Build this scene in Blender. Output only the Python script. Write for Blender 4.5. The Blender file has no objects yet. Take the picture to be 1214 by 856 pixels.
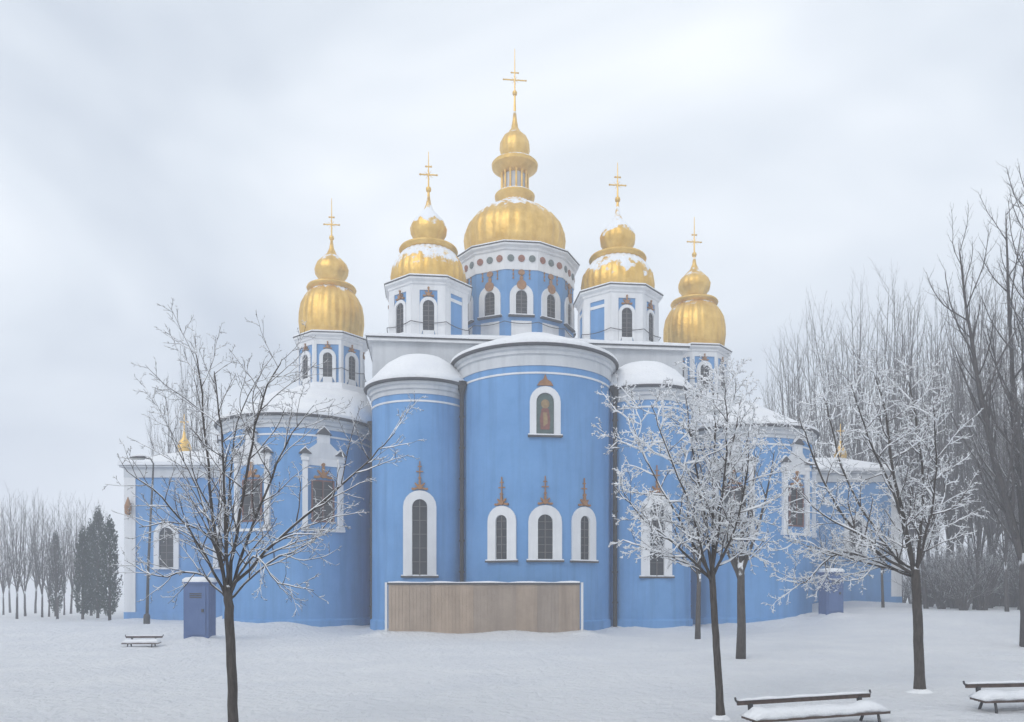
import bpy, math, random
from mathutils import Vector, Matrix, noise
R = math.radians
C = bpy.context.scene.collection
scn = bpy.context.scene
F, CX, HY, EYE = 937.0, 607.0, 703.0, 2.4      # pinhole of the photograph: focal length, axis, horizon, eye height

def at(px, py, D):
    return Vector(((px - CX) / F * D, D, EYE + (HY - py) / F * D))

def sstep(a, b, x):
    t = max(0.0, min(1.0, (x - a) / (b - a)))
    return t * t * (3 - 2 * t)

_c6, _s6 = math.cos(R(6)), math.sin(R(6))
FOOT = [(1.36 + _c6 * lx - _s6 * ly, 49.0 + _s6 * lx + _c6 * ly, r) for lx, ly, r in ((0, 0, 4.84), (-7, .2, 3.04), (7, .2, 3.04), (-14.9, 4.2, 4.84), (14.9, 4.2, 4.84))]
def drift(x, y):
    """snow blown against the feet of walls, boards and cabins"""
    d = min(math.hypot(x - cx, y - cy) - r for cx, cy, r in FOOT)
    for x0, x1, yy in ((-29.5, -18.5, 59.9), (19.3, 32.6, 65.9), (-6.9, 3.9, 42.5)):
        dx = max(x0 - x, 0, x - x1); d = min(d, math.hypot(dx, min(0, y - yy)) if y < yy + .3 else 9)
    for cx, cy in ((-15.0, 38.0), (20.2, 50.0)): d = min(d, math.hypot(x - cx, y - cy) - .55)
    if d > 4: return 0.0
    n = .5 + .5 * noise.noise(Vector((x * .45, y * .45, 4.4)))
    return (.12 + .42 * n) * math.exp(-max(0, d) / .85)

def ground_z(x, y):
    z = 1.35 * sstep(12, 27, x) * sstep(27, 50, y)
    z += 0.50 * sstep(-8, -15, x) * sstep(36, 46, y) * (1 - .6 * sstep(50, 60, y))
    z -= 0.13 * math.exp(-((x - 7.0) / 4.5) ** 2 - ((y - 15.0) / 4.0) ** 2)
    z += 0.10 * math.exp(-((x - 1) / 9) ** 2) * math.exp(-((y - 43) / 2.5) ** 2)
    k = 1.0 if y < 120 else 0.3
    z += k * 0.13 * noise.noise(Vector((x * .11, y * .11, 1.3)))
    z += k * 0.06 * noise.noise(Vector((x * .33, y * .33, 7.7)))
    z += k * 0.022 * noise.noise(Vector((x * 1.1, y * 1.1, 3.1)))
    if y < 45: z += 0.026 * noise.noise(Vector((x * 2.1, y * 1.5, 9.2)))
    z -= 0.15 * sstep(14, 4, y)
    if 34 < y < 68: z += drift(x, y)
    z += .05 * noise.noise(Vector((x * .22, y * .6, 2.2))) * sstep(48, 30, y)
    return z

# ------------------------------------------------------------------ materials
def mat(name):
    m = bpy.data.materials.new(name); m.use_nodes = True
    nt = m.node_tree
    return m, nt, nt.nodes['Principled BSDF'], nt.nodes, nt.links

def nz(nt, scale, detail=4, rough=.6, vec=None):
    n = nt.nodes.new('ShaderNodeTexNoise')
    n.inputs['Scale'].default_value = scale; n.inputs['Detail'].default_value = detail
    n.inputs['Roughness'].default_value = rough
    if vec: nt.links.new(vec, n.inputs['Vector'])
    return n

def objvec(nt, scale=(1, 1, 1)):
    tc = nt.nodes.new('ShaderNodeNewGeometry')
    mp = nt.nodes.new('ShaderNodeMapping'); mp.inputs['Scale'].default_value = scale
    nt.links.new(tc.outputs['Position'], mp.inputs['Vector'])
    return mp.outputs['Vector']

def ramp(nt, src, stops):
    r = nt.nodes.new('ShaderNodeValToRGB'); e = r.color_ramp.elements
    while len(e) < len(stops): e.new(.5)
    for i, (p, c) in enumerate(stops):
        e[i].position = p; e[i].color = (*c, 1) if len(c) == 3 else c
    nt.links.new(src, r.inputs['Fac'])
    return r.outputs['Color']

def mixc(nt, fac, a, b, mode='MIX'):
    m = nt.nodes.new('ShaderNodeMix'); m.data_type = 'RGBA'; m.blend_type = mode
    for s, v in ((0, fac), (6, a), (7, b)):
        if hasattr(v, 'is_linked'): nt.links.new(v, m.inputs[s])
        elif isinstance(v, (int, float)): m.inputs[s].default_value = v
        else: m.inputs[s].default_value = (*v, 1)
    return m.outputs[2]

def mathn(nt, op, a, b=None):
    m = nt.nodes.new('ShaderNodeMath'); m.operation = op
    for i, v in enumerate((a, b)):
        if v is None: continue
        if hasattr(v, 'is_linked'): nt.links.new(v, m.inputs[i])
        else: m.inputs[i].default_value = v
    return m.outputs[0]

def bump(nt, bs, h, strength, dist):
    b = nt.nodes.new('ShaderNodeBump'); b.inputs['Strength'].default_value = strength
    b.inputs['Distance'].default_value = dist
    nt.links.new(h, b.inputs['Height']); nt.links.new(b.outputs['Normal'], bs.inputs['Normal'])

def up_mask(nt, lo, hi, nscale=2.0, namp=.5):
    g = nt.nodes.new('ShaderNodeNewGeometry'); s = nt.nodes.new('ShaderNodeSeparateXYZ')
    nt.links.new(g.outputs['Normal'], s.inputs[0])
    n = nz(nt, nscale, 5, .6, objvec(nt))
    a = mathn(nt, 'ADD', s.outputs['Z'], mathn(nt, 'MULTIPLY', mathn(nt, 'SUBTRACT', n.outputs['Fac'], .5), namp * 2))
    mr = nt.nodes.new('ShaderNodeMapRange'); mr.clamp = True
    mr.inputs['From Min'].default_value = lo; mr.inputs['From Max'].default_value = hi
    nt.links.new(a, mr.inputs['Value'])
    return mr.outputs[0]

M = {}
SNOWC = (.82, .845, .88)
def snow_mat(name, sc, st, dist):
    m, nt, b, N, L = mat(name)
    v = objvec(nt)
    n1 = nz(nt, sc, 8, .62, v); n2 = nz(nt, sc * .13, 3, .5, v)
    c = ramp(nt, n2.outputs['Fac'], [(.3, (.80, .815, .845)), (.7, (.87, .88, .893))])
    L.new(c, b.inputs['Base Color']); b.inputs['Roughness'].default_value = .85
    b.inputs['Specular IOR Level'].default_value = .25
    bump(nt, b, n1.outputs['Fac'], st, dist)
    return m
M['snow'] = snow_mat('fresh_snow', 5.0, .8, .12)
M['ground'] = snow_mat('snow_field', 3.0, 1.0, .34)
M['twigsnow'] = snow_mat('branch_snow', 25., .5, .02)

def stucco(name, c0, c1, sc=.35, streak=.25, spec=.2):
    m, nt, b, N, L = mat(name)
    n1 = nz(nt, sc, 8, .72, objvec(nt))
    n2 = nz(nt, 1.2, 5, .6, objvec(nt, (1.6, 1.6, .10)))
    n3 = nz(nt, 9, 6, .7, objvec(nt))
    c = ramp(nt, n1.outputs['Fac'], [(.3, c0), (.7, c1)])
    d = tuple(x * .72 for x in c0)
    fac = ramp(nt, n2.outputs['Fac'], [(.46, (0, 0, 0)), (.70, (streak,) * 3)])
    c = mixc(nt, fac, c, d)
    L.new(c, b.inputs['Base Color']); b.inputs['Roughness'].default_value = .8
    b.inputs['Specular IOR Level'].default_value = spec
    bump(nt, b, n3.outputs['Fac'], .35, .03)
    return m
M['blue'] = stucco('blue_stucco', (.105, .262, .520), (.160, .345, .630), .35, .5)
M['white'] = stucco('white_stucco', (.66, .67, .69), (.78, .79, .80), .5, .35)
M['grey'] = stucco('pale_grey_frieze', (.50, .52, .55), (.62, .64, .66), .5, .4)
M['tan'] = stucco('tan_boards', (.35, .275, .21), (.46, .37, .29), .8, .6)
nt = M['tan'].node_tree; oi = nt.nodes.new('ShaderNodeObjectInfo')
old = nt.nodes['Principled BSDF'].inputs['Base Color'].links[0].from_socket
vr = ramp(nt, oi.outputs['Random'], [(0, (.74, .76, .80)), (1, (1.0, .97, .94))])
nt.links.new(mixc(nt, 1.0, old, vr, 'MULTIPLY'), nt.nodes['Principled BSDF'].inputs['Base Color'])
M['metalroof'] = stucco('dark_gutter_metal', (.05, .05, .055), (.09, .09, .095), 1.5, .2, .4)
M['pipe'] = stucco('dark_downpipe', (.025, .023, .022), (.045, .042, .04), 2, .2, .4)
M['cabin'] = stucco('slate_blue_panel', (.07, .12, .26), (.10, .16, .32), 1, .3)

def gold(name, lo, hi, amp, snow=True):
    m, nt, b, N, L = mat(name)
    n = nz(nt, 1.3, 5, .6, objvec(nt))
    c = ramp(nt, n.outputs['Fac'], [(.3, (.66, .40, .075)), (.7, (.86, .58, .17))])
    b.inputs['Metallic'].default_value = .82; b.inputs['Roughness'].default_value = .46
    if snow:
        f = up_mask(nt, lo, hi, 1.5, amp)
        c = mixc(nt, f, c, SNOWC)
        L.new(mathn(nt, 'MULTIPLY', mathn(nt, 'SUBTRACT', 1.0, f), .82), b.inputs['Metallic'])
        L.new(mathn(nt, 'ADD', mathn(nt, 'MULTIPLY', f, .4), .46), b.inputs['Roughness'])
    L.new(c, b.inputs['Base Color'])
    n2 = nz(nt, 4, 5, .65, objvec(nt))
    wv = nt.nodes.new('ShaderNodeTexWave'); wv.bands_direction = 'Z'; wv.wave_profile = 'SAW'; wv.inputs['Scale'].default_value = .42
    wv.inputs['Distortion'].default_value = .3
    L.new(objvec(nt), wv.inputs['Vector'])
    bump(nt, b, mathn(nt, 'ADD', n2.outputs['Fac'], mathn(nt, 'MULTIPLY', wv.outputs['Fac'], .5)), .6, .07)
    return m
M['gold'] = gold('gilded_sheet', .66, .80, .7)
M['goldsnow'] = gold('gilded_sheet_with_snow', .30, .46, 1.0)
M['goldplain'] = gold('gilded_metal', 0, 0, 0, False)
M['oldgold'] = stucco('brown_gilt_ornament', (.22, .10, .04), (.40, .20, .07), 4, .3, .5)

def plain(name, c, rough=.6, metal=0, spec=.5, var=.25, sc=6):
    m, nt, b, N, L = mat(name)
    n = nz(nt, sc, 4, .6, objvec(nt))
    L.new(ramp(nt, n.outputs['Fac'], [(.3, tuple(x * (1 - var) for x in c)), (.7, tuple(min(1, x * (1 + var)) for x in c))]), b.inputs['Base Color'])
    b.inputs['Roughness'].default_value = rough; b.inputs['Metallic'].default_value = metal
    b.inputs['Specular IOR Level'].default_value = spec
    return m
M['glass'] = plain('dark_window_glass', (.022, .024, .028), .18, 0, .4, .4, 2)
M['muntin'] = plain('glazing_bars', (.10, .09, .085), .6)
M['redframe'] = plain('red_brown_frame', (.16, .06, .045), .6)
M['medred'] = plain('terracotta_medallion', (.27, .10, .055), .6, 0, .4, .35, 9)
M['medgreen'] = plain('grey_green_medallion', (.13, .16, .155), .6, 0, .4, .35, 9)
M['cable'] = plain('black_cable', (.03, .03, .035), .6)
M['lamp'] = plain('dark_lamp_metal', (.045, .047, .05), .45, .3)
M['lampglass'] = plain('frosted_lamp_cover', (.45, .45, .43), .3)
M['wood'] = plain('dark_bench_wood', (.085, .06, .05), .7, 0, .3, .4, 8)
M['iron'] = plain('bench_iron', (.05, .05, .053), .5, .3)
M['concrete'] = plain('wall_stone', (.33, .33, .34), .85)
M['icon_a'] = plain('icon_ochre', (.27, .18, .08), .6)
M['icon_b'] = plain('icon_red', (.19, .065, .045), .6)
M['icon_c'] = plain('icon_green', (.07, .11, .10), .6)

def bark(name, c, lo, hi, amp, sc):
    m, nt, b, N, L = mat(name)
    n = nz(nt, 9, 6, .7, objvec(nt, (2.5, 2.5, .5)))
    cc = ramp(nt, n.outputs['Fac'], [(.3, tuple(x * .55 for x in c)), (.7, tuple(x * 1.4 for x in c))])
    f = up_mask(nt, lo, hi, sc, amp)
    L.new(mixc(nt, f, cc, SNOWC), b.inputs['Base Color'])
    b.inputs['Roughness'].default_value = .9; b.inputs['Specular IOR Level'].default_value = .15
    bump(nt, b, n.outputs['Fac'], .7, .03)
    return m
M['bark'] = bark('tree_bark', (.075, .066, .060), .45, .6, .4, 6)
M['twig'] = bark('twig_bark', (.095, .082, .075), .30, .5, .4, 10)
M['farbark'] = bark('far_tree_bark', (.075, .067, .065), .35, .80, .6, 3)
M['fartwig'] = bark('far_twigs', (.085, .077, .076), .30, .85, .5, 4)
M['needle'] = bark('evergreen_needles', (.040, .060, .045), .55, .85, .5, 1.5)

# ------------------------------------------------------------------ mesh helpers
class MB:
    def __init__(s): s.v = []; s.f = []
    def add(s, vs, fs):
        o = len(s.v); s.v += [tuple(v) for v in vs]; s.f += [tuple(i + o for i in f) for f in fs]
    def box(s, a, b, T=None):
        (x0, y0, z0), (x1, y1, z1) = a, b
        vs = [Vector(p) for p in ((x0, y0, z0), (x1, y0, z0), (x1, y1, z0), (x0, y1, z0), (x0, y0, z1), (x1, y0, z1), (x1, y1, z1), (x0, y1, z1))]
        if T: vs = [T(*v) for v in vs]
        s.add(vs, [(0, 3, 2, 1), (4, 5, 6, 7), (0, 1, 5, 4), (1, 2, 6, 5), (2, 3, 7, 6), (3, 0, 4, 7)])
    def loft(s, rings, closed=True, cap0=False, cap1=False):
        n = len(rings[0]); o = len(s.v)
        for r in rings: s.v += [tuple(p) for p in r]
        for k in range(len(rings) - 1):
            for i in range(n if closed else n - 1):
                j = (i + 1) % n
                s.f.append((o + k * n + i, o + k * n + j, o + (k + 1) * n + j, o + (k + 1) * n + i))
        if cap0: s.f.append(tuple(o + i for i in reversed(range(n))))
        if cap1: s.f.append(tuple(o + (len(rings) - 1) * n + i for i in range(n)))
    def lathe(s, prof, n=32, c=(0, 0), a0=0.0, a1=None, lobes=0, amp=0.0):
        full = a1 is None
        rings = []
        for r, z in prof:
            ring = []
            m = n if full else n + 1
            for i in range(m):
                a = a0 + (2 * math.pi if full else (a1 - a0)) * i / n
                rr = r * (1 + amp * (abs(math.cos(lobes * a / 2)) - .6)) if lobes else r
                ring.append((c[0] + rr * math.sin(a), c[1] - rr * math.cos(a), z))
            rings.append(ring)
        s.loft(rings, closed=full, cap0=full and prof[0][0] > .001, cap1=full and prof[-1][0] > .001)
    def tube(s, pts, rad, n=6, cap=True):
        rings = []
        up = Vector((0, 0, 1)); pu = None
        P = [Vector(p) for p in pts]
        for i, p in enumerate(P):
            d = (P[min(i + 1, len(P) - 1)] - P[max(i - 1, 0)])
            d = d.normalized() if d.length > 1e-9 else up
            if pu is None:
                u = d.cross(Vector((1, 0, 0)) if abs(d.x) < .9 else Vector((0, 1, 0))).normalized()
            else:
                u = (pu - d * pu.dot(d)); u = u.normalized() if u.length > 1e-6 else d.orthogonal().normalized()
            pu = u; w = d.cross(u)
            r = rad[i] if isinstance(rad, (list, tuple)) else rad
            rings.append([p + (u * math.cos(2 * math.pi * k / n) + w * math.sin(2 * math.pi * k / n)) * r for k in range(n)])
        s.loft(rings, True, cap, cap)
    def prism(s, outline, o0, o1, T):
        n = len(outline); o = len(s.v)
        s.v += [tuple(T(x, o0, z)) for x, z in outline] + [tuple(T(x, o1, z)) for x, z in outline]
        s.f.append(tuple(o + i for i in range(n))); s.f.append(tuple(o + n + i for i in reversed(range(n))))
        for i in range(n):
            j = (i + 1) % n
            s.f.append((o + i, o + n + i, o + n + j, o + j))
    def build(s, name, m, parent=None, smooth=False, ang=None):
        me = bpy.data.meshes.new(name); me.from_pydata(s.v, [], s.f); me.validate()
        import bmesh
        bm = bmesh.new(); bm.from_mesh(me); bmesh.ops.recalc_face_normals(bm, faces=bm.faces); bm.to_mesh(me); bm.free()
        if smooth:
            me.polygons.foreach_set('use_smooth', [True] * len(me.polygons))
            if ang: me.set_sharp_from_angle(angle=R(ang))
        me.materials.append(m)
        ob = bpy.data.objects.new(name, me); C.objects.link(ob)
        if parent: ob.parent = parent
        return ob

def fastbuild(mb, name, m, parent=None, smooth=True):
    me = bpy.data.meshes.new(name); me.from_pydata(mb.v, [], mb.f)
    if smooth: me.polygons.foreach_set('use_smooth', [True] * len(me.polygons))
    me.materials.append(m)
    ob = bpy.data.objects.new(name, me); C.objects.link(ob)
    if parent: ob.parent = parent
    return ob

def tag(o, label=None, cat=None, group=None, kind=None):
    for k, v in (('label', label), ('category', cat), ('group', group), ('kind', kind)):
        if v: o[k] = v
    return o

def thing(name, loc, rz, label, cat, group=None):
    o = bpy.data.objects.new(name, None); C.objects.link(o)
    o.location = loc; o.rotation_euler = (0, 0, rz); o.empty_display_size = .3
    return tag(o, label, cat, group)

# ------------------------------------------------------------------ setting: snow ground
def build_ground():
    xs = [-900, -500, -300, -200, -140, -100, -80, -65]
    x = -52.0
    while x < 52: xs.append(x); x += .45
    xs += [52, 65, 80, 100, 140, 200, 300, 500, 900]
    ys = [-60, -30, -12, -4]; y = 2.0
    while y < 66: ys.append(y); y += .22 + y * .009
    ys += [70, 80, 95, 115, 140, 180, 240, 330, 450, 650, 900]
    mb = MB(); nx = len(xs)
    mb.v = [(x, y, ground_z(x, y)) for y in ys for x in xs]
    mb.f = [(j * nx + i, j * nx + i + 1, (j + 1) * nx + i + 1, (j + 1) * nx + i) for j in range(len(ys) - 1) for i in range(nx - 1)]
    o = fastbuild(mb, 'snow_ground', M['ground'])
    tag(o, kind='structure', label='wide field of fresh snow in front of the cathedral')
build_ground()

# ------------------------------------------------------------------ the cathedral
TH = R(6)
CO = Vector((1.36, 49.0, 0))
cath = thing('cathedral', CO, TH, 'blue and white cathedral with five gilded domes and snow on its roofs', 'cathedral')
def to_local(p): return Matrix.Rotation(-TH, 3, 'Z') @ (Vector(p) - CO)

def flat(cx, cy, apo, ang):
    """face plane of a polygonal drum: s along face, o outward, z up; ang 0 = front, + to the right"""
    nx, ny = math.sin(ang), -math.cos(ang); tx, ty = math.cos(ang), math.sin(ang)
    return lambda s, o, z: Vector((cx + nx * (apo + o) + tx * s, cy + ny * (apo + o) + ty * s, z))
def bend(cx, cy, rad, ang):
    def T(s, o, z):
        a = ang + s / rad
        return Vector((cx + (rad + o) * math.sin(a), cy - (rad + o) * math.cos(a), z))
    return T

def arch(w, h, z0, n=10, flatk=1.0):
    """outline of an arched opening, w wide, h high, round top"""
    r = w / 2
    pts = [(-r, z0), (-r, z0 + h - r * flatk)]
    for i in range(1, n):
        a = math.pi - math.pi * i / n
        pts.append((r * math.cos(a), z0 + h - r * flatk + r * flatk * math.sin(a)))
    pts += [(r, z0 + h - r * flatk), (r, z0)]
    return pts

def ornament(T, zc, sc, par, spike=0, m='oldgold'):
    """gilt fleuron: boss, side leaves, upper trefoil and a thin cross on a spike"""
    mb = MB()
    def blob(x, z, rx, rz, o0, o1, n=10, tilt=0.0):
        pts = []
        for i in range(n):
            a = 2 * math.pi * i / n; u, v = rx * math.sin(a), rz * math.cos(a)
            pts.append(((x + u * math.cos(tilt) + v * math.sin(tilt)) * sc, zc + (z - u * math.sin(tilt) + v * math.cos(tilt)) * sc))
        mb.prism(pts, o0, o1, T)
    blob(0, .14, .20, .20, .0, .19)
    for sg in (-1, 1):
        blob(sg * .30, .02, .08, .22, .0, .13, 8, sg * 1.9)
        blob(sg * .50, .00, .09, .09, .0, .15, 8)
        blob(sg * .24, .30, .07, .20, .0, .12, 8, sg * .7)
    blob(0, .50, .09, .24, .0, .14, 8)
    blob(0, .80, .11, .11, .0, .16, 8)
    if spike:
        mb.box((-.03, .03, zc + .8 * sc), (.03, .08, zc + .9 * sc + spike), T)
        for k, hw in ((.30, .20), (.62, .11)):
            mb.box((-hw, .031, zc + .9 * sc + spike * k), (hw, .079, zc + .9 * sc + spike * k + .06), T)
    return mb.build('ornament', M[m], par)

def window(T, w, h, z0, fw, frame_o=.16, foot=0.0, orn=.0, spike=0.0, sill=True, bars=5, label=None, round_=True):
    inn = arch(w, h, z0); out = arch(w + 2 * fw, h + fw + foot, z0 - foot)
    mb = MB()
    # surround: inner and outer outlines joined
    n = len(inn)
    rings = [[T(x, 0, z) for x, z in out], [T(x, frame_o, z) for x, z in out],
             [T(x, frame_o, max(z, z0)) for x, z in inn], [T(x, -.10, max(z, z0)) for x, z in inn]]
    mb.loft(rings, False)
    if foot > 0:
        mb.box((-w / 2 - .001, 0, z0 - foot + .001), (w / 2 + .001, frame_o - .003, z0), T)
    win = mb.build('window', M['white'], cath)
    p = MB(); p.prism(inn, .012, .03, T); p.build('pane', M['glass'], win)
    b = MB()
    b.box((-.03, .031, z0), (.03, .06, z0 + h - .02), T)
    for k in range(1, bars + 1):
        zz = z0 + (h - w / 2) * k / bars
        b.box((-w / 2 + .01, .031, zz - .02), (-.03, .055, zz + .02), T); b.box((.03, .031, zz - .02), (w / 2 - .01, .055, zz + .02), T)
    b.build('glazing_bars', M['muntin'], win)
    if sill:
        s = MB(); s.box((-w / 2 - fw - .1, 0, z0 - .12), (w / 2 + fw + .1, frame_o + .1, z0 - .02), T)
        s.build('sill', M['metalroof'], win)
        s = MB(); s.box((-w / 2 - fw - .08, 0, z0 - .02), (w / 2 + fw + .08, frame_o + .08, z0 + .05), T)
        s.build('sill_snow', M['snow'], win)
    if orn: ornament(T, z0 + h + fw + .12 * orn, orn, win, spike)
    if label: win['label'] = label
    return win

def arc_band(mb, c, prof, a0=-math.pi / 2, a1=math.pi / 2, n=36):
    mb.lathe(prof, n, c, a0, a1)

def apse(lx, ly, rad, eave, frieze, roof_prof):
    c = (lx, ly); ext = R(100)
    w = MB(); arc_band(w, c, [(rad, -1.2), (rad, eave - .1)], -ext, ext)
    a = w.build('apse', M['blue'], cath, True)
    f = MB(); arc_band(f, c, [(rad, eave - frieze), (rad + .05, eave - frieze), (rad + .05, eave - .55), (rad + .16, eave - .5), (rad + .16, eave - .32), (rad + .3, eave - .25), (rad + .3, eave - .12), (rad, eave - .1)], -ext, ext)
    f.build('frieze', M['grey'], a)
    l = MB(); arc_band(l, c, [(rad, eave - frieze - .47), (rad + .045, eave - frieze - .46), (rad + .045, eave - frieze - .36), (rad, eave - frieze - .35)], -ext, ext)
    l.build('string_course', M['white'], a)
    g = MB(); arc_band(g, c, [(rad + .2, eave - .12), (rad + .46, eave - .10), (rad + .5, eave - .02), (rad + .46, eave + .03), (rad + .1, eave + .03)], -ext, ext)
    g.build('gutter', M['metalroof'], a)
    r = MB(); arc_band(r, c, roof_prof, -ext, ext); r.build('roof', M['snow'], a, True)
    pl = MB(); arc_band(pl, c, [(rad + .12, -1.2), (rad + .12, .75), (rad, .85)], -ext, ext); pl.build('plinth', M['blue'], a)
    return a

A0 = apse(0, 0, 4.72, 16.3, 1.15, [(5.14, 16.33), (5.16, 16.5), (4.6, 16.8), (3.2, 17.4), (1.6, 18.05), (.01, 18.5)])
sp = lambda r, z, t: [(r + .42, z + .03), (r + .44, z + .2), (r + .1, z + .5), (r * .9, z + .95), (r * .72, z + 1.5), (r * .48, z + 1.95), (r * .2, z + t), (.01, z + t + .05)]
A1 = apse(-7.0, .2, 2.92, 14.7, .8, sp(2.92, 14.7, 2.2))
A2 = apse(7.0, .2, 2.92, 14.7, .8, sp(2.92, 14.7, 2.2))
A3 = apse(-14.9, 4.2, 4.72, 13.0, .75, [(5.14, 13.03), (5.16, 13.2), (4.7, 13.35), (4.5, 13.35)])
A4 = apse(14.9, 4.2, 4.72, 13.0, .75, [(5.14, 13.03), (5.16, 13.2), (4.7, 13.35), (4.5, 13.35)])

# main block with attic, chapel blocks with hipped snow roofs
w = MB(); w.box((-9.95, 1.6, -1), (9.95, 17.5, 15.2)); main = w.build('main_wall', M['blue'], cath)
w = MB(); w.box((-10.0, 1.55, 15.2), (10.0, 17.55, 18.15)); w.build('attic', M['grey'], main)
w = MB(); w.box((-10.3, 1.25, 18.15), (10.3, 17.8, 18.32)); w.build('cornice', M['white'], main)
w = MB(); w.box((-10.36, 1.19, 18.32), (10.36, 17.86, 18.40)); w.build('gutter', M['metalroof'], main)
w = MB()
w.loft([[(-10.4, 1.15, 18.40), (10.4, 1.15, 18.40), (10.4, 17.9, 18.40), (-10.4, 17.9, 18.40)],
        [(-10.4, 1.15, 18.56), (10.4, 1.15, 18.56), (10.4, 17.9, 18.56), (-10.4, 17.9, 18.56)],
        [(-4.5, 5.5, 20.1), (4.5, 5.5, 20.1), (4.5, 15, 20.1), (-4.5, 15, 20.1)]], True, False, True)
w.build('roof', M['snow'], cath)
for sg in (-1, 1):
    x0, x1 = sorted((sg * 9.96, sg * 19.55))
    w = MB(); w.box((x0, 4.3, -1), (x1, 17, 12.9)); b = w.build('chapel_wall', M['blue'], cath)
    w = MB(); w.box((x0 - .1, 4.4, 12.2), (x1 + .1, 17.1, 12.95)); w.build('frieze', M['grey'], b)
    base = []; top = []; mid = []
    for k in range(48):
        a = 2 * math.pi * k / 48
        dx, dy = math.sin(a), -math.cos(a)
        cx, cy = sg * 14.9, 9.5
        # ray to the plan outline: apse arc in front, rectangle behind
        t = 1e9
        if abs(dx) > 1e-6: t = min(t, 4.9 / abs(dx))
        if dy > 1e-6: t = min(t, (17.2 - cy) / dy)
        if dy < -1e-6:
            # arc of radius 4.9 about (14.9, 4.2): |c + t d - a|
            ox, oy = 0, cy - 4.2
            bb = oy * dy; cc = oy * oy - 4.9 ** 2
            disc = bb * bb - cc
            if disc > 0:
                ta = -bb + math.sqrt(disc)
                if cy + ta * dy < 4.2: t = min(t, ta)
        base.append((cx + dx * t, cy + dy * t, 13.03))
        ux, uy = sg * 13.95 + 2.9 * dx, 11.5 + 2.9 * dy
        mid.append(((cx + dx * t) * .42 + ux * .58, (cy + dy * t) * .42 + uy * .58, 15.9))
        top.append((ux, uy, 17.0))
    w = MB(); w.loft([[(x, y, z) for x, y, z in base], [(x, y, z + .22) for x, y, z in base], mid, top], True, False, True)
    w.build('roof', M['snow'], cath, True, 50)

# drums
def ring_n(n, r, z, c, rot):
    return [(c[0] + r * math.sin(rot + 2 * math.pi * (k + .5) / n), c[1] - r * math.cos(rot + 2 * math.pi * (k + .5) / n), z) for k in range(n)]

def drum(c, n, rw, z0, z1, corn_h, over, rot=0.0):
    w = MB(); w.loft([ring_n(n, rw, z0 - .6, c, rot), ring_n(n, rw, z1 - .1, c, rot)], True, True, True)
    d = w.build('drum', M['blue'], cath)
    w = MB()
    pr = [(rw + .01, z1 - corn_h), (rw + .07, z1 - corn_h), (rw + .07, z1 - .42), (rw + over * .45, z1 - .36), (rw + over * .45, z1 - .22), (rw + over, z1 - .12), (rw + over, z1)]
    w.loft([ring_n(n, r, z, c, rot) for r, z in pr], True, False, True); w.build('cornice', M['white'], d)
    w = MB()
    w.loft([ring_n(n, rw + over - .03, z1, c, rot), ring_n(n, rw + over + .06, z1 + .03, c, rot), ring_n(n, rw + over + .06, z1 + .07, c, rot), ring_n(n, rw * .8, z1 + .07, c, rot)], True, False, True)
    w.build('gutter', M['metalroof'], d)
    w = MB()
    w.loft([ring_n(n, rw + over + .02, z1 + .07, c, rot), ring_n(n, rw + over, z1 + .17, c, rot), ring_n(n, rw * .8, z1 + .45, c, rot)], True, False, True)
    w.build('ledge_snow', M['snow'], d)
    w = MB()
    w.loft([ring_n(n, rw + .30, z0 - .5, c, rot), ring_n(n, rw + .28, z0 + .12, c, rot), ring_n(n, rw - .1, z0 + .3, c, rot)], True)
    w.build('foot_snow', M['snow'], d)
    return d

def cable_ring(d, c, n, r, z, rot, sag):
    w = MB(); pts = []
    for k in range(n):
        a0 = rot + 2 * math.pi * (k + .5) / n; a1 = a0 + 2 * math.pi / n
        p0 = Vector((c[0] + r * math.sin(a0), c[1] - r * math.cos(a0), z)); p1 = Vector((c[0] + r * math.sin(a1), c[1] - r * math.cos(a1), z))
        w.tube([p0.lerp(p1, t / 6) - Vector((0, 0, sag * 4 * (t / 6) * (1 - t / 6))) for t in range(7)], .026, 5)
    w.build('cable', M['cable'], d)

def vis(a): return math.cos(a) > -.12
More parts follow.
